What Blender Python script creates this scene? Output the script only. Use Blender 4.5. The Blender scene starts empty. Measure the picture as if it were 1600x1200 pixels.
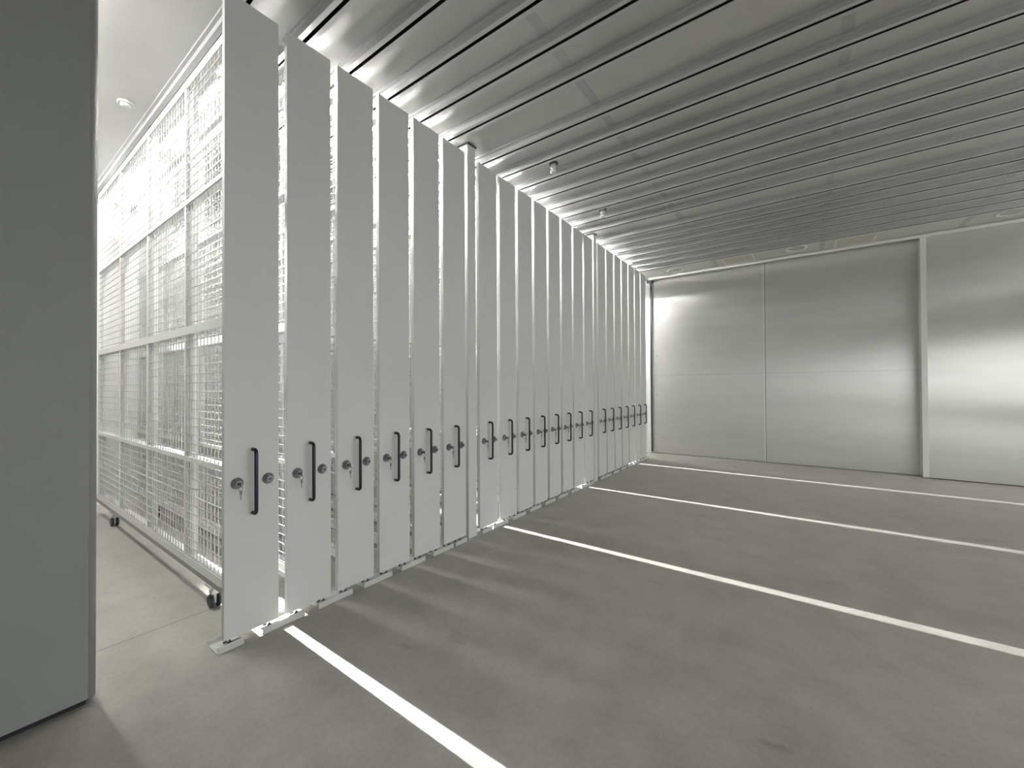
import bpy, bmesh, math, random
from mathutils import Vector, Matrix
random.seed(4)
PI = math.pi
S = bpy.context.scene
COL = S.collection

# ------------------------------------------------------------------ materials
def new_mat(name):
    m = bpy.data.materials.new(name); m.use_nodes = True
    nt = m.node_tree
    return m, nt, nt.nodes['Principled BSDF']

def noise(nt, scale, detail=4, rough=.55, stretch=None):
    tc = nt.nodes.new('ShaderNodeTexCoord')
    mp = nt.nodes.new('ShaderNodeMapping')
    if stretch: mp.inputs['Scale'].default_value = stretch
    n = nt.nodes.new('ShaderNodeTexNoise')
    n.inputs['Scale'].default_value = scale
    n.inputs['Detail'].default_value = detail
    n.inputs['Roughness'].default_value = rough
    nt.links.new(tc.outputs['Object'], mp.inputs['Vector'])
    nt.links.new(mp.outputs['Vector'], n.inputs['Vector'])
    return n

def ramp(nt, src, stops):
    r = nt.nodes.new('ShaderNodeValToRGB')
    e = r.color_ramp.elements
    while len(e) < len(stops): e.new(.5)
    for k, (p, c) in enumerate(stops):
        e[k].position = p
        e[k].color = (c, c, c, 1) if not isinstance(c, tuple) else (*c, 1)
    nt.links.new(src, r.inputs['Fac'])
    return r

def simple(name, col, rough=.5, metal=0., var=.04, scale=6, spec=.5, bump=0.):
    m, nt, b = new_mat(name)
    n = noise(nt, scale)
    lo = tuple(max(0, c*(1-var)) for c in col); hi = tuple(min(1, c*(1+var)) for c in col)
    r = ramp(nt, n.outputs['Fac'], [(.3, lo), (.7, hi)])
    nt.links.new(r.outputs['Color'], b.inputs['Base Color'])
    b.inputs['Roughness'].default_value = rough
    b.inputs['Metallic'].default_value = metal
    b.inputs['Specular IOR Level'].default_value = spec
    if bump:
        n2 = noise(nt, 260, 2)
        bp = nt.nodes.new('ShaderNodeBump'); bp.inputs['Strength'].default_value = bump
        bp.inputs['Distance'].default_value = .001
        nt.links.new(n2.outputs['Fac'], bp.inputs['Height'])
        nt.links.new(bp.outputs['Normal'], b.inputs['Normal'])
    return m

def emit(name, col, s):
    m, nt, b = new_mat(name)
    b.inputs['Base Color'].default_value = (.9, .9, .9, 1)
    b.inputs['Emission Color'].default_value = (*col, 1)
    b.inputs['Emission Strength'].default_value = s
    return m

M_panel = simple('panel_grey_paint', (.70, .71, .695), .42, var=.015, scale=3, bump=.04)
M_screen = simple('screen_white_paint', (.86, .86, .85), .45, var=.01)
M_wire = simple('wire_white_paint', (.60, .60, .595), .5, var=.01)
M_dark = simple('dark_rubber', (.02, .022, .028), .5)
M_handle = simple('handle_blue_black', (.014, .017, .030), .38, var=.1)
M_steel = simple('lock_steel', (.33, .34, .35), .3, metal=.85, var=.1, scale=40)
M_steel_dark = simple('dark_steel', (.10, .10, .11), .35, metal=.7)
M_key = simple('key_steel', (.20, .20, .21), .3, metal=.9)
M_zinc = simple('zinc_bracket', (.66, .66, .65), .45, metal=.15, var=.05, scale=25)
M_channel = simple('channel_shaded_grey', (.30, .30, .295), .5, var=.03)  # darkened grey stands in for shade under the rack's bottom rail
M_wall = simple('partition_paint', (.27, .283, .275), .5, var=.02, bump=.15)
M_white = simple('white_plaster', (.80, .80, .79), .6, var=.02)
M_trim = simple('trim_paint', (.82, .82, .80), .4, var=.02)
M_beige = simple('hatch_beige', (.62, .60, .54), .6, var=.03)
M_black = simple('slot_black', (.012, .012, .014), .6)
M_ring = simple('downlight_ring', (.82, .82, .80), .35)
M_lens = simple('downlight_lens', (.45, .45, .45), .2)
M_tube = emit('light_diffuser', (1., .985, .95), 160.)
M_tube_aisle_fill = emit('aisle_fill_diffuser', (1., .985, .95), 140.)
M_tube_gap_fill = emit('gap_fill_diffuser', (1., .985, .95), 200.)
M_house = simple('lamp_housing', (.8, .8, .8), .4)

# floor: dark polished concrete with cloudy wear and faint scuffs
def floor_material():
    m, nt, b = new_mat('floor_concrete')
    n1 = noise(nt, .55, 6, .6); n2 = noise(nt, 3.2, 8, .65); n3 = noise(nt, 42, 4, .6)
    r1 = ramp(nt, n1.outputs['Fac'], [(.3, (.40, .387, .358)), (.72, (.49, .475, .442))])
    r2 = ramp(nt, n2.outputs['Fac'], [(.28, .80), (.55, 1.0), (.8, 1.1)])
    r3 = ramp(nt, n3.outputs['Fac'], [(.3, .93), (.7, 1.05)])
    def mul(a, c):
        x = nt.nodes.new('ShaderNodeMix'); x.data_type = 'RGBA'; x.blend_type = 'MULTIPLY'
        x.inputs[0].default_value = 1
        nt.links.new(a, x.inputs[6]); nt.links.new(c, x.inputs[7])
        return x.outputs[2]
    c = mul(mul(r1.outputs['Color'], r2.outputs['Color']), r3.outputs['Color'])
    # scuffs: sparse dark smears
    n4 = noise(nt, 1.6, 3, .5, (1, 2.6, 1))
    r4 = ramp(nt, n4.outputs['Fac'], [(.0, .70), (.26, .78), (.32, 1.0)])
    c = mul(c, r4.outputs['Color'])
    # saw-cut control joints running along Y
    tc = nt.nodes.new('ShaderNodeTexCoord'); sp = nt.nodes.new('ShaderNodeSeparateXYZ')
    nt.links.new(tc.outputs['Object'], sp.inputs[0])
    ad = nt.nodes.new('ShaderNodeMath'); ad.operation = 'ADD'; ad.inputs[1].default_value = .585
    nt.links.new(sp.outputs['X'], ad.inputs[0])
    ab = nt.nodes.new('ShaderNodeMath'); ab.operation = 'ABSOLUTE'
    nt.links.new(ad.outputs[0], ab.inputs[0])
    lt = nt.nodes.new('ShaderNodeMath'); lt.operation = 'GREATER_THAN'; lt.inputs[1].default_value = .0035
    nt.links.new(ab.outputs[0], lt.inputs[0])
    rj = ramp(nt, lt.outputs[0], [(0, .45), (1, 1.0)])
    c = mul(c, rj.outputs['Color'])
    nt.links.new(c, b.inputs['Base Color'])
    rr = ramp(nt, n2.outputs['Fac'], [(.3, .38), (.7, .55)])
    nt.links.new(rr.outputs['Color'], b.inputs['Roughness'])
    b.inputs['Specular IOR Level'].default_value = .35
    bp = nt.nodes.new('ShaderNodeBump'); bp.inputs['Strength'].default_value = .15; bp.inputs['Distance'].default_value = .002
    nt.links.new(n3.outputs['Fac'], bp.inputs['Height']); nt.links.new(bp.outputs['Normal'], b.inputs['Normal'])
    return m
M_floor = floor_material()

# ceiling: satin galvanised steel, slightly smeared
def ceiling_material(name, lo, hi, metal, rough):
    m, nt, b = new_mat(name)
    n = noise(nt, 1.1, 3, .5, (.6, 1.2, 1)); n2 = noise(nt, 2.2, 2, .5)
    r = ramp(nt, n.outputs['Fac'], [(.3, lo), (.7, hi)])
    nt.links.new(r.outputs['Color'], b.inputs['Base Color'])
    rr = ramp(nt, n2.outputs['Fac'], [(.3, rough-.04), (.7, rough+.05)])
    nt.links.new(rr.outputs['Color'], b.inputs['Roughness'])
    b.inputs['Metallic'].default_value = metal
    return m
M_ceil = ceiling_material('ceiling_galvanised', (.58, .58, .57), (.66, .66, .65), .55, .34)
M_rail = ceiling_material('rail_steel', (.60, .60, .60), (.68, .68, .69), .55, .36)
M_joint = ceiling_material('ceiling_joint_strip', (.44, .44, .44), (.60, .60, .60), .5, .38)

M_soffit = simple('soffit_paint', (.66, .66, .645), .45, var=.03)

# back wall: glossy coil-coated sheet, brushed along X
def sheet_material():
    m, nt, b = new_mat('wall_coated_sheet')
    n = noise(nt, 3, 3, .5, (.4, 1, 2.))
    r = ramp(nt, n.outputs['Fac'], [(.3, (.68, .68, .665)), (.7, (.73, .73, .715))])
    nt.links.new(r.outputs['Color'], b.inputs['Base Color'])
    n2 = noise(nt, 14, 3, .6, (.02, 1, 1.6))
    bp = nt.nodes.new('ShaderNodeBump'); bp.inputs['Strength'].default_value = .10; bp.inputs['Distance'].default_value = .004
    nt.links.new(n2.outputs['Fac'], bp.inputs['Height']); nt.links.new(bp.outputs['Normal'], b.inputs['Normal'])
    b.inputs['Roughness'].default_value = .33
    b.inputs['Metallic'].default_value = .5
    b.inputs['Anisotropic'].default_value = .93
    tg = nt.nodes.new('ShaderNodeTangent'); tg.direction_type = 'RADIAL'; tg.axis = 'Z'
    nt.links.new(tg.outputs['Tangent'], b.inputs['Tangent'])
    return m
M_sheet = sheet_material()

# ------------------------------------------------------------------ mesh helpers
def box(bm, x0, x1, y0, y1, z0, z1, mi=0):
    vs = [bm.verts.new((x, y, z)) for z in (z0, z1) for y in (y0, y1) for x in (x0, x1)]
    for f in ((0, 2, 3, 1), (4, 5, 7, 6), (0, 1, 5, 4), (2, 6, 7, 3), (0, 4, 6, 2), (1, 3, 7, 5)):
        bm.faces.new([vs[i] for i in f]).material_index = mi

def tube(bm, pts, r, seg=10, caps=True):
    pts = [Vector(p) for p in pts]; rings = []
    ref = None
    for i, p in enumerate(pts):
        d = ((pts[min(i+1, len(pts)-1)] - pts[max(i-1, 0)])).normalized()
        if ref is None:
            ref = Vector((0, 1, 0)) if abs(d.y) < .9 else Vector((1, 0, 0))
        a = (ref - d*ref.dot(d)).normalized(); b = d.cross(a)
        rings.append([bm.verts.new(p + a*r*math.cos(2*PI*k/seg) + b*r*math.sin(2*PI*k/seg)) for k in range(seg)])
    for i in range(len(rings)-1):
        for k in range(seg):
            f = bm.faces.new((rings[i][k], rings[i][(k+1) % seg], rings[i+1][(k+1) % seg], rings[i+1][k])); f.smooth = True
    if caps:
        bm.faces.new(rings[0][::-1]); bm.faces.new(rings[-1])

def lathe(bm, prof, origin, axis='x', seg=20, mi=0):
    # prof: (radius, height along axis)
    o = Vector(origin); rings = []
    for r, h in prof:
        ring = []
        for k in range(seg):
            a = 2*PI*k/seg; u, v = r*math.cos(a), r*math.sin(a)
            ring.append(bm.verts.new(o + (Vector((h, u, v)) if axis == 'x' else Vector((u, v, h)) if axis == 'z' else Vector((v, h, u)))))
        rings.append(ring)
    for i in range(len(rings)-1):
        for k in range(seg):
            f = bm.faces.new((rings[i][k], rings[i][(k+1) % seg], rings[i+1][(k+1) % seg], rings[i+1][k])); f.smooth = True; f.material_index = mi
    for ring, rev in ((rings[0], True), (rings[-1], False)):
        f = bm.faces.new(ring[::-1] if rev else ring); f.material_index = mi

def obj(name, bm, mat, parent=None, bevel=0., loc=None):
    bmesh.ops.recalc_face_normals(bm, faces=bm.faces)
    me = bpy.data.meshes.new(name); bm.to_mesh(me); bm.free()
    for m in (mat if isinstance(mat, (list, tuple)) else [mat]): me.materials.append(m)
    o = bpy.data.objects.new(name, me); COL.objects.link(o)
    if parent: o.parent = parent
    if loc: o.location = loc
    if bevel:
        md = o.modifiers.new('bevel', 'BEVEL'); md.width = bevel; md.segments = 2; md.limit_method = 'ANGLE'
    return o

def boxes(name, lst, mat, parent=None, bevel=0., loc=None):
    bm = bmesh.new()
    for b in lst: box(bm, *b)
    return obj(name, bm, mat, parent, bevel, loc)

def thing(name, label, cat, loc=(0, 0, 0), group=None):
    o = bpy.data.objects.new(name, None); COL.objects.link(o)
    o.empty_display_size = .1
    o.location = loc; o['label'] = label; o['category'] = cat
    if group: o['group'] = group
    return o

def struct(o):
    o['kind'] = 'structure'; return o

def copy_tree(o, parent=None):
    c = o.copy(); COL.objects.link(c)
    if parent: c.parent = parent
    for ch in list(o.children): copy_tree(ch, c)
    return c

# ------------------------------------------------------------------ layout (metres)
ZC = 3.957            # ceiling sheet
YB = 9.44             # back wall face
XE = -4.75            # far end wall of the rack room
XR = 6.4              # right wall
YF = -3.4             # wall behind the camera
OY0, OY1, OZ = -2.2, 8.3, 2.4   # gate and strip window added in the unseen right wall for daylight fill
PW = .298
CEN = [1.083 + .3512*k for k in range(6)] + [3.352 + .3516*k for k in range(8)] + [6.322 + .3535*k for k in range(7)]
POST = [(3.031, 3.149), (6.019, 6.117)]
ZP0, ZP1 = .05, 3.835

# ------------------------------------------------------------------ setting
bm = bmesh.new(); box(bm, XE-.2, 12, YF-.2, YB+.3, -.12, 0)
struct(obj('floor', bm, M_floor))

# ceiling: ribbed sheet with one slotted hanging rail per rack
def rail_profile(yc, r=True):
    return [(yc-.066, ZC), (yc-.066, 3.940), (yc-.045, 3.940), (yc-.045, 3.900), (yc-.012, 3.900), (yc-.012, 3.952),
            (yc+.012, 3.952), (yc+.012, 3.900), (yc+.045, 3.900), (yc+.045, 3.940), (yc+.066, 3.940), (yc+.066, ZC)]
rails = list(CEN)
prof = [(YF-.2, ZC)]
for yc in rails: prof += rail_profile(yc)
prof.append((YB+.3, ZC))
bm = bmesh.new()
x0, x1 = XE-.2, 9.4
va = [bm.verts.new((x0, y, z)) for y, z in prof]; vb = [bm.verts.new((x1, y, z)) for y, z in prof]
for i in range(len(prof)-1):
    f = bm.faces.new((va[i], va[i+1], vb[i+1], vb[i]))
    k = (i-1) % 12
    inrail = 1 <= i < len(prof)-2
    f.material_index = 3 if i == len(prof)-2 else 2 if (inrail and k in (4, 5, 6)) else 1 if (inrail and k < 11) else 0
ta = bm.verts.new((x0, YF-.2, ZC+.15)); tb = bm.verts.new((x1, YF-.2, ZC+.15))
tc_ = bm.verts.new((x0, YB+.3, ZC+.15)); td = bm.verts.new((x1, YB+.3, ZC+.15))
bm.faces.new((ta, tb, td, tc_)); bm.faces.new((va[0], vb[0], tb, ta)); bm.faces.new((va[-1], tc_, td, vb[-1]))
ceiling = struct(obj('ceiling', bm, [M_ceil, M_rail, M_black, M_soffit]))
# lap joints of the ceiling sheets, between the rails
bm = bmesh.new()
for xj in (-4.03, -2.30, -.56, 1.27, 2.98, 4.70):
    ys = rails + [9.5]
    for a, b in zip(ys[:-1], ys[1:]):
        if b-a < .15: continue
        box(bm, xj-.035, xj+.035, a+.07, min(b-.07, YB), ZC-.004, ZC+.001)
j = obj('ceiling_lap_strip', bm, M_joint, ceiling)

# back wall: plain wall and three coated sheets in front
wb = struct(boxes('wall_back', [(XE-.2, 9.4, YB+.04, YB+.3, 0, ZC)], M_white))
boxes('wall_sheet', [(-.085, 2.078, YB, YB+.04, .012, 3.93)], M_sheet, wb, .003)
boxes('wall_sheet', [(2.084, 4.40, YB, YB+.04, .012, 3.93)], M_sheet, wb, .003)
boxes('wall_sheet', [(4.253, 6.39, YB-.18, YB-.10, .012, 3.93), (4.253, 4.30, YB-.10, YB+.04, .012, 3.93)], M_sheet, wb, .006)
boxes('wall_edge_strip', [(2.052, 2.074, YB-.003, YB+.001, .012, 3.93)], M_trim, wb, .001)
boxes('wall_seam', [(2.0785, 2.0835, YB+.001, YB+.02, .012, 3.93)], M_steel_dark, wb)
boxes('wall_seam', [(-.08, 4.28, YB-.0012, YB+.001, 1.757, 1.761)], simple('seam_grey', (.34, .34, .33), .5), wb)
boxes('wall_edge_strip', [(4.253, 4.325, YB-.184, YB-.178, .012, 3.93)], M_trim, wb, .002)
for z in (.428, 1.316, 2.205, 3.094):
    bm = bmesh.new(); lathe(bm, [(.012, .001), (.012, -.004), (.007, -.008)], (-.025, YB, z), 'y', 12)
    obj('wall_screw', bm, M_steel, wb)
bm = bmesh.new(); tube(bm, [(-.13, YB-.215, 3.925), (6.39, YB-.215, 3.925)], .031, 12); box(bm, -.13, 6.39, YB-.215, YB-.19, 3.925, ZC)
struct(obj('trim_1', bm, M_trim))
# white guide post in the corner beside the last rack, with a dark slot
gp = thing('guide_post', 'slim white post with dark slot in the far corner beside the back wall', 'post', (-.2, YB-.05, 0))
boxes('post_body', [(-.05, .055, -.02, .045, 0, 3.86)], M_screen, gp, .003)
boxes('slot_channel', [(.055, .083, .0, .045, .03, 3.82)], M_steel_dark, gp)
boxes('top_bracket', [(-.01, .115, -.055, .045, 3.86, 3.945)], M_dark, gp, .004)

# left end of the rack room, right wall, wall behind the camera
struct(boxes('wall_left', [(XE-.2, XE, YF-.2, YB+.04, 0, ZC)], M_white))
struct(boxes('wall_front', [(XE, XR+.12, YF-.2, YF, 0, ZC)], M_white))
struct(boxes('wall_right', [(XR, XR+.12, YF, OY0, 0, ZC), (XR, XR+.12, OY1, 8.56, 0, ZC), (XR, XR+.12, OY0, 4.5, OZ, ZC), (XR, XR+.12, 4.5, OY1, OZ, 3.15), (XR, XR+.12, 4.5, OY1, 3.55, ZC), (XR, XR+.12, OY0, OY1, .78, 1.12)], M_white))  # gate and strip window openings are added to let in fill light
struct(boxes('wall_far_right', [(9.2, 9.4, 8.0, YB+.04, 0, ZC), (XR+.12, 9.4, 8.0, 8.12, 0, ZC)], M_white))
# foreground partition: rounded steel leaf held off the floor over a dark recess
bm = bmesh.new()
r = .030; pts = []
xa, xb, ye = -.20, -.060, .4265
for cx, cy, a0 in ((xb-r, ye-r, 0), (xa+r, ye-r, PI/2)):
    for k in range(9):
        a = a0 + PI/2*k/8
        pts.append((cx+r*math.cos(a), cy+r*math.sin(a)))
pts += [(xa, YF), (xb, YF)]
lo = [bm.verts.new((x, y, .030)) for x, y in pts]; hi = [bm.verts.new((x, y, ZC)) for x, y in pts]
n = len(pts)
for i in range(n):
    f = bm.faces.new((lo[i], lo[(i+1) % n], hi[(i+1) % n], hi[i])); f.smooth = i < 8 or 9 <= i < 17
bm.faces.new(lo[::-1]); bm.faces.new(hi)
wn = struct(obj('wall_near', bm, M_wall))
boxes('plinth_recess', [(xa+.03, xb-.02, YF, ye-.035, 0, .030)], M_black, wn)

# the two columns standing between the racks
boxes_c = ['slim white column between the sixth and seventh rack fronts from the open aisle',
           'slim white column far along the row, before the last seven rack fronts']
for (a, b), lab in zip(POST, boxes_c):
    c = thing('steel_column', lab, 'column', (0, (a+b)/2, 0))
    w = (b-a)/2
    boxes('column_shaft', [(-.12, 0, -w, w, 0, ZC-.012)], M_panel, c, .004)
    boxes('head_plate', [(-.14, .012, -w-.006, w+.006, ZC-.012, ZC)], M_steel_dark, c)

# ------------------------------------------------------------------ pull-out racks
def make_rack():
    t = thing('storage_rack', '', 'storage rack', (0, 0, 0), 'pull-out mesh racks in the row')
    # front panel: folded sheet tray, open at the back
    boxes('front_panel', [(-.004, 0, -PW/2, PW/2, ZP0, ZP1), (-.035, -.004, -PW/2, -PW/2+.003, ZP0, ZP1),
                          (-.035, -.004, PW/2-.003, PW/2, ZP0, ZP1), (-.035, -.004, -PW/2+.003, PW/2-.003, ZP1-.003, ZP1),
                          (-.035, -.004, -PW/2+.003, PW/2-.003, ZP0, ZP0+.003)], M_panel, t)
    bm = bmesh.new()
    z0, z1, so, rr = .752, 1.134, .050, .022
    path = [(0, 0, z0)]
    for k in range(6):
        a = PI/2*k/5; path.append((so-rr+rr*math.sin(a), 0, z0+rr-rr*math.cos(a)))
    for k in range(6):
        a = PI/2*k/5; path.append((so-rr+rr*math.cos(a), 0, z1-rr+rr*math.sin(a)))
    path.append((0, 0, z1))
    tube(bm, path, .0105, 12)
    obj('handle', bm, M_handle, t)
    for y, key in ((-.084, True), (.086, False)):
        bm = bmesh.new()
        lathe(bm, [(.034, 0), (.034, .004), (.026, .012), (.018, .022), (.0165, .028), (.0155, .029)], (0, y, .944), 'x', 24)
        lk = obj('lock', bm, M_steel, t)
        bm = bmesh.new()
        lathe(bm, [(.011, .029), (.011, .0305)], (0, y, .944), 'x', 16)
        obj('keyhole', bm, M_steel_dark, lk)
        if key:
            bm = bmesh.new()
            box(bm, .029, .052, y-.0012, y+.0012, .940, .948)       # blade in the lock
            box(bm, .049, .061, y-.0013, y+.0013, .930, .957)       # bow
            tube(bm, [(.055, y+.011*math.cos(a), .921+.014*math.sin(a)) for a in [2*PI*k/12 for k in range(13)]], .0012, 5)
            box(bm, .054, .0562, y-.007, y+.007, .885, .909)        # spare key hanging
            box(bm, .0545, .0558, y-.0028, y+.0028, .855, .885)
            obj('key', bm, M_key, lk)
    # mesh screen
    XA, XB = -4.16, -.035
    zt, zb = 3.845, .165
    for x in (-.06, -1.10, -2.10, -3.10, -4.14):
        boxes('upright', [(x-.018, x+.018, -.030, .030, zb+.09, zt-.06), (x-.018+(.03 if x > -4.1 else 0), x+.085 if x < -.1 else x+.02, -.006, .030, zb+.09, zt-.06)], M_screen, t)
    for z, h in ((.98, .032), (1.94, .060), (2.91, .032)):
        boxes('cross_rail', [(XA+.04, XB-.045, -.034, .032, z-h/2, z+h/2)], M_screen, t)
    boxes('bottom_rail', [(XA, XB, -.032, .032, zb+.035, zb+.09)], M_screen, t)
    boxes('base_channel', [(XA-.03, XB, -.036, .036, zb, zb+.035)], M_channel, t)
    boxes('top_rail', [(XA, XB, -.032, .032, zt-.06, zt)], M_screen, t)
    bm = bmesh.new()
    wr = .0025
    nx = 62; nz = 56
    for i in range(nx):
        x = XA+.03 + (XB-XA-.06)*i/(nx-1)
        box(bm, x-wr, x+wr, -.022-wr, -.022+wr, zb+.085, zt-.05)
    for i in range(nz):
        z = zb+.10 + (zt-zb-.16)*i/(nz-1)
        box(bm, XA+.02, XB-.02, -.022-3*wr, -.022-wr, z-wr, z+wr)
    obj('wire_mesh', bm, M_wire, t)
    for x in (-.60, -3.47):
        c = boxes('caster', [(x-.048, x+.048, -.042, .042, .150, .165), (x-.012, x+.012, -.012, .012, .112, .150),
                             (x-.040, x+.014, -.020, .020, .088, .114), (x-.014, x+.016, -.009, .009, .030, .098)], M_zinc, t, .002)
        for sy in (-.021, .021):
            bm = bmesh.new(); lathe(bm, [(.038, sy-.011), (.046, sy-.007), (.046, sy+.007), (.038, sy+.011)], (x, 0, .046), 'y', 20)
            obj('wheel', bm, M_dark, c)
    for x in (-.30, -2.2, -4.0):
        bm = bmesh.new()
        tube(bm, [(x, 0, zt), (x, 0, 3.93)], .0065, 8)
        box(bm, x-.03, x+.03, -.022, .022, zt, zt+.012)
        box(bm, x-.028, x+.028, -.0065, .0065, 3.89, 3.935)
        obj('hanger', bm, M_steel_dark, t)
    return t

ORD = ['', 'first', 'second', 'third', 'fourth', 'fifth', 'sixth', 'seventh', 'eighth']
labels = ['pull-out rack with tall grey front at the open aisle, its wire mesh side in view']
for k in range(2, 7):
    labels.append('pull-out rack with tall grey front, %s counted from the open aisle' % ORD[k] if k < 6 else
                  'pull-out rack with tall grey front standing just before the nearer slim column')
for k in range(1, 9):
    labels.append('pull-out rack with tall grey front, %s past the nearer slim column' % ORD[k] if 1 < k < 8 else
                  'pull-out rack with tall grey front right behind the nearer slim column' if k == 1 else
                  'pull-out rack with narrow-looking grey front just before the farther slim column')
for k in range(1, 8):
    labels.append('pull-out rack with grey front, %s past the farther slim column' % ORD[k] if 1 < k < 7 else
                  'pull-out rack with grey front right behind the farther slim column' if k == 1 else
                  'last pull-out rack with grey front at the far end by the back wall')
proto = make_rack()
for k, yc in enumerate(CEN):
    o = proto if k == 0 else copy_tree(proto)
    o.location = (0, yc, 0); o['label'] = labels[k]

# ------------------------------------------------------------------ floor brackets under the gaps
def make_bracket(y0, y1, label):
    yc = (y0+y1)/2; w = (y1-y0)/2
    t = thing('floor_bracket', label, 'bracket', (0, yc, 0), 'white floor brackets under the rack fronts')
    boxes('channel', [(-.118, .020, -w, w, 0, .006), (.020, .025, -w, w, 0, .040), (-.123, -.118, -w, w, 0, .030),
                      (-.016, .020, -w, w, .026, .030)], M_zinc, t, .0012)
    ys = (-w+.045, w-.045) if w > .1 else (0,)
    for y in ys:
        bm = bmesh.new()
        lathe(bm, [(.012, .030), (.012, .037), (.0055, .037), (.0055, .048)], (.004, y, 0), 'z', 6)
        obj('bolt', bm, M_steel_dark, t)
        bm = bmesh.new()
        lathe(bm, [(.012, .006), (.012, .014), (.0055, .014), (.0055, .03)], (-.06, y, 0), 'z', 6)
        obj('bolt', bm, M_steel_dark, t)
    return t
fb = [(CEN[0]-PW/2-.155+.115, CEN[0]-PW/2+.095, 'short white floor bracket under the front of the rack at the open aisle')]
gaps = []
for k in range(20):
    if k in (5, 13): continue
    g = (CEN[k]+CEN[k+1])/2
    gaps.append((g, k))
for g, k in gaps:
    if k < 5: lab = 'white bolted floor bracket under the gap between the %s and %s rack fronts' % (ORD[k+1], ORD[k+2])
    elif k < 13: lab = 'white floor bracket, %s one past the nearer slim column' % ['second','third','fourth','fifth','sixth','seventh','eighth'][k-6]
    else: lab = 'white floor bracket, %s one past the farther slim column' % ['second','third','fourth','fifth','sixth','seventh'][k-14]
    fb.append((g-.128, g+.128, lab))
fb += [(CEN[5]-.02, CEN[5]+.135, 'short white floor bracket just before the nearer slim column'),
       (CEN[6]-.135, CEN[6]+.02, 'short white floor bracket just behind the nearer slim column'),
       (CEN[13]-.02, CEN[13]+.135, 'short white floor bracket just before the farther slim column'),
       (CEN[14]-.135, CEN[14]+.02, 'short white floor bracket just behind the farther slim column'),
       (CEN[20]+.01, CEN[20]+.19, 'white floor bracket under the very last rack front by the back wall')]
for a in fb: make_bracket(*a)

# ------------------------------------------------------------------ lamps
def linear_lamp(x0, x1, y, label, group, z=ZC, mat=None):
    t = thing('linear_lamp', label, 'ceiling lamp', ((x0+x1)/2, y, z), group)
    L = (x1-x0)/2
    boxes('housing', [(-L, L, -.032, .032, -.030, 0)], M_house, t, .003)
    bm = bmesh.new()
    n = 8; rr = .024
    ra = [bm.verts.new((-L+.01, -rr*math.cos(PI*k/n), -.031-rr*math.sin(PI*k/n))) for k in range(n+1)]
    rb = [bm.verts.new((L-.01, -rr*math.cos(PI*k/n), -.031-rr*math.sin(PI*k/n))) for k in range(n+1)]
    for k in range(n): bm.faces.new((ra[k], ra[k+1], rb[k+1], rb[k])).smooth = True
    bm.faces.new(ra); bm.faces.new(rb[::-1]); bm.faces.new((ra[0], rb[0], rb[-1], ra[-1]))
    obj('diffuser', bm, mat or M_tube, t)
    if z < ZC:
        for x in (-L+.3, L-.3):
            bm = bmesh.new(); tube(bm, [(x, 0, 0), (x, 0, ZC-z)], .006, 8); obj('stem', bm, M_house, t)
    return t
rows = [(0, 'first and second racks'), (6, 'first and second racks past the nearer column'), (12, 'last two racks before the farther column'),
        (18, 'fifth and sixth racks past the farther column'), (20, 'last rack and the back wall, added for its reflection')]  # lamps by the back wall are added, hung low for their reflection
linear_lamp(-2.5, -.25, .33, 'added front strip lamp, glowing, above the open aisle', 'strip lamps of the rack room', ZC, M_tube_aisle_fill)  # added lamp, out of view, to brighten the aisle
linear_lamp(-4.45, -2.95, .33, 'added rear strip lamp, glowing, above the open aisle', 'strip lamps of the rack room', ZC, M_tube_aisle_fill)  # second added aisle lamp, also out of view
for k, where in rows:
    y = 9.0 if k == 20 else (CEN[k]+CEN[k+1])/2
    linear_lamp(-2.5, -.4 if k == 20 else -1.0, y, 'front strip lamp, glowing, above ' + where, 'strip lamps of the rack room', 3.44 if k == 20 else ZC)
    linear_lamp(-4.45, -2.95, y, 'rear strip lamp, glowing, above ' + where, 'strip lamps of the rack room', 3.44 if k == 20 else ZC)
for k in range(20):  # unseen short lamps added to brighten the gaps and ceiling edge
    if k % 6 == 0: continue
    nm = ('%s rack front' % ORD[k+1] if k < 6 else '%s one past the nearer column' % ORD[k-5] if k < 14 else '%s one past the farther column' % ORD[k-13])
    linear_lamp(-1.1, -.16, CEN[k]+.105, 'added short glowing strip lamp behind the top of the ' + nm,
                'added short strip lamps behind the rack fronts', 3.893, M_tube_gap_fill)
linear_lamp(6.9, 8.9, 9.0, 'added glowing white strip lamp beyond the right wall', 'added strip lamps right of the room')  # unseen lamp added to light the right end of the back wall

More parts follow.
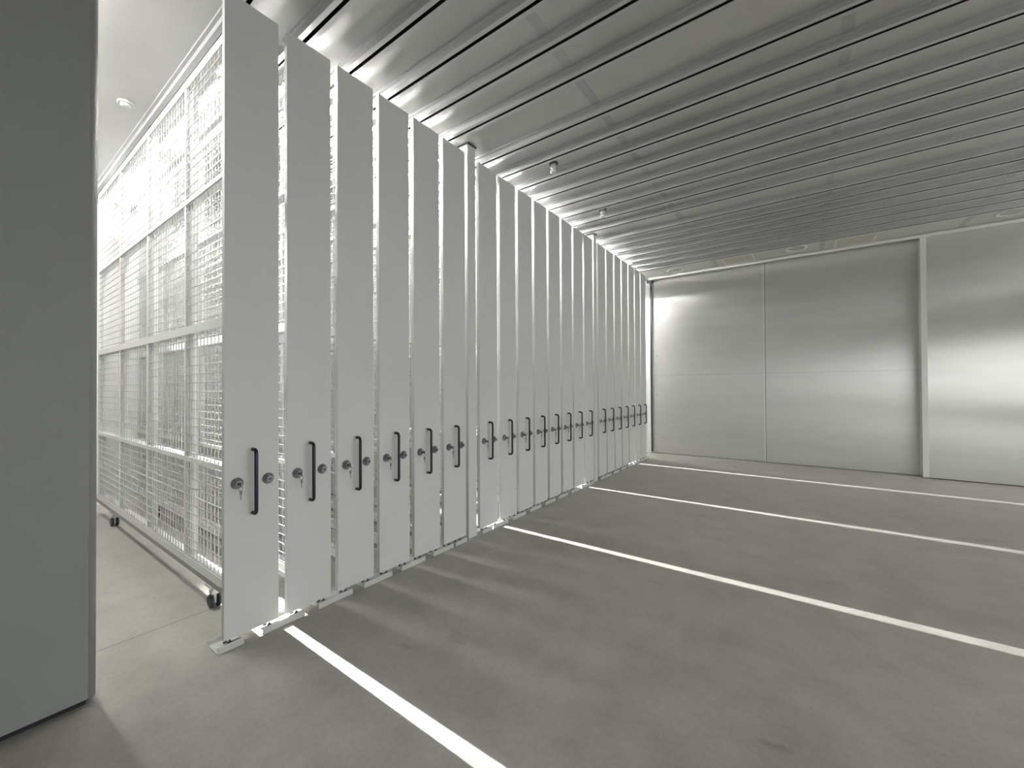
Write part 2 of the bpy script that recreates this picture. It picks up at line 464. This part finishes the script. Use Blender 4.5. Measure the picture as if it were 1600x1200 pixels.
# added spot lamps, unseen at the rear of four aisles, to throw the bright lines on the floor
def added_slit_lamp(y, label):
    t = thing('added_spot_lamp', label, 'spot lamp', (-4.6, y, 3.60), 'added narrow spot lamps at the rear of the aisles')
    d = Vector((4.6+2.6, 0, -3.6)).normalized(); a = math.atan2(-d.z, d.x)
    g = .0075
    bm = bmesh.new()
    box(bm, -.06, .24, -.05, -.045, -.075, .075); box(bm, -.06, .24, .045, .05, -.075, .075)
    box(bm, -.06, .24, -.045, .045, .07, .075); box(bm, -.06, .24, -.045, .045, -.075, -.07); box(bm, -.06, -.055, -.045, .045, -.07, .07)
    box(bm, .232, .24, -.045, -g, -.07, .07); box(bm, .232, .24, g, .045, -.07, .07)
    h = obj('added_spot_body', bm, M_house, t); h.rotation_euler = (0, a, 0)
    bm = bmesh.new(); tube(bm, [(-.02, 0, .065), (-.02, 0, ZC-3.60)], .012, 8); obj('stem', bm, M_house, t)
    L = bpy.data.lights.new('added_spot_beam', 'SPOT'); L.energy = SPOT_W; L.shadow_soft_size = .016
    L.spot_size = math.radians(46); L.spot_blend = .5; L.color = (1, .985, .96)
    lo_ = bpy.data.objects.new('added_spot_beam', L); COL.objects.link(lo_); lo_.parent = t
    lo_.rotation_euler = d.to_track_quat('-Z', 'Z').to_euler()
    return t
SPOT_W = 14000
for y, lab in (((CEN[0]+CEN[1])/2, 'added narrow white spot lamp at the rear of the aisle between the first two racks'),
               ((CEN[6]+CEN[7])/2, 'added narrow white spot lamp at the rear of the aisle past the nearer slim column'),
               ((CEN[12]+CEN[13])/2, 'added narrow white spot lamp at the rear of the aisle before the farther slim column'),
               ((CEN[18]+CEN[19])/2, 'added narrow white spot lamp at the rear of the aisle past the farther slim column')):
    added_slit_lamp(y, lab)

# ------------------------------------------------------------------ things on the ceiling
def sprinkler(x, y, label):
    t = thing('sprinkler_head', label, 'sprinkler', (x, y, ZC), 'sprinkler heads on the ribbed ceiling')
    bm = bmesh.new(); lathe(bm, [(.055, 0), (.055, -.008), (.042, -.016)], (0, 0, 0), 'z', 20); obj('rosette', bm, M_steel_dark, t)
    bm = bmesh.new(); lathe(bm, [(.030, -.014), (.030, -.055), (.018, -.062), (.016, -.078), (.032, -.084), (.034, -.100), (.022, -.112)], (0, 0, 0), 'z', 16)
    obj('nozzle', bm, M_ring, t)
sprinkler(.50, 3.875, 'small white sprinkler head on the ceiling nearer to the camera')
sprinkler(.47, 5.28, 'small white sprinkler head on the ceiling farther from the camera')

def downlight(x, y, label):
    t = thing('downlight', label, 'downlight', (x, y, ZC), 'round downlights along the back wall')
    bm = bmesh.new()
    seg = 32; P = [(.17, 0), (.172, -.010), (.160, -.020), (.138, -.016), (.128, -.002)]
    rings = [[bm.verts.new((rr*math.cos(2*PI*k/seg), rr*math.sin(2*PI*k/seg), h)) for k in range(seg)] for rr, h in P]
    for i in range(len(P)-1):
        for k in range(seg):
            bm.faces.new((rings[i][k], rings[i][(k+1) % seg], rings[i+1][(k+1) % seg], rings[i+1][k])).smooth = True
    obj('ring', bm, M_ring, t)
    bm = bmesh.new(); lathe(bm, [(.131, -.001), (.131, -.004)], (0, 0, 0), 'z', 32); obj('lens', bm, M_lens, t)
downlight(.53, 8.95, 'round unlit downlight in the far left corner of the ceiling by the back wall')
downlight(2.61, 8.83, 'round unlit downlight between the two beige ceiling hatches')
downlight(5.12, 8.80, 'round unlit downlight at the right edge, above the protruding wall sheet')

def hatch(x0, x1, y0, y1, label):
    t = thing('ceiling_hatch', label, 'ceiling hatch', ((x0+x1)/2, (y0+y1)/2, ZC), 'beige ceiling hatches by the back wall')
    a, b = (x1-x0)/2, (y1-y0)/2
    boxes('hatch_panel', [(-a, a, -b, b, -.006, 0)], M_beige, t)
    boxes('hatch_frame', [(-a-.03, a+.03, -b-.03, -b, -.022, 0), (-a-.03, a+.03, b, b+.03, -.016, 0),
                          (-a-.03, -a, -b, b, -.016, 0), (a, a+.03, -b, b, -.016, 0)], M_ring, t)
hatch(1.46, 1.93, 8.70, 9.16, 'beige square hatch in the ceiling, left of the two by the back wall')
hatch(3.18, 3.66, 8.70, 9.16, 'beige square hatch in the ceiling, right of the two by the back wall')

t = thing('smoke_detector', 'small white round smoke detector on the ceiling above the open aisle', 'smoke detector', (-1.98, .885, ZC))
bm = bmesh.new(); lathe(bm, [(.058, 0), (.058, -.012), (.052, -.016)], (0, 0, 0), 'z', 24); obj('base_ring', bm, M_ring, t)
bm = bmesh.new(); lathe(bm, [(.038, -.016), (.038, -.028), (.028, -.038)], (0, 0, 0), 'z', 24); obj('sensor_head', bm, M_trim, t)

# ------------------------------------------------------------------ camera
f = 636.0
Yc = Vector((458.7, 3.2, f)).normalized(); Xc = -Vector((-882, 10, f)).normalized()
Zc = Xc.cross(Yc).normalized(); Xc = Yc.cross(Zc)
R = Matrix((Xc, Yc, Zc))                 # rows: world axes in (right, down, forward)
right, down, fwd = R.col[0], R.col[1], R.col[2]
cam = bpy.data.cameras.new('camera'); co = bpy.data.objects.new('camera', cam); COL.objects.link(co)
m4 = Matrix.Identity(4)
for i in range(3):
    m4[i][0] = right[i]; m4[i][1] = -down[i]; m4[i][2] = -fwd[i]
m4[0][3], m4[1][3], m4[2][3] = 2.7208, 0, 1.5
co.matrix_world = m4
cam.sensor_width = 36; cam.lens = f/1600*36; cam.clip_start = .05
S.camera = co

# ------------------------------------------------------------------ world and view
w = bpy.data.worlds.new('world'); S.world = w; w.use_nodes = True
w.node_tree.nodes['Background'].inputs['Color'].default_value = (.97, .98, .96, 1)
w.node_tree.nodes['Background'].inputs['Strength'].default_value = 3.3
S.view_settings.view_transform = 'Standard'; S.view_settings.look = 'None'
S.view_settings.gamma = 1; S.view_settings.use_curve_mapping = False
S.view_settings.exposure = 0.1
P = bpy.data.lights.new('fill_gate_portal', 'AREA'); P.shape = 'RECTANGLE'; P.size = OY1-OY0; P.size_y = 3.55  # sampling portal for the added gate opening
P.cycles.is_portal = True
po = bpy.data.objects.new('fill_gate_portal', P); COL.objects.link(po)
po.location = (XR+.1, (OY0+OY1)/2, 3.55/2); po.rotation_euler = (PI/2, 0, PI/2)
S.cycles.max_bounces = 14; S.cycles.diffuse_bounces = 8; S.cycles.glossy_bounces = 6
S.cycles.sample_clamp_indirect = 6
S.cycles.use_denoising = True
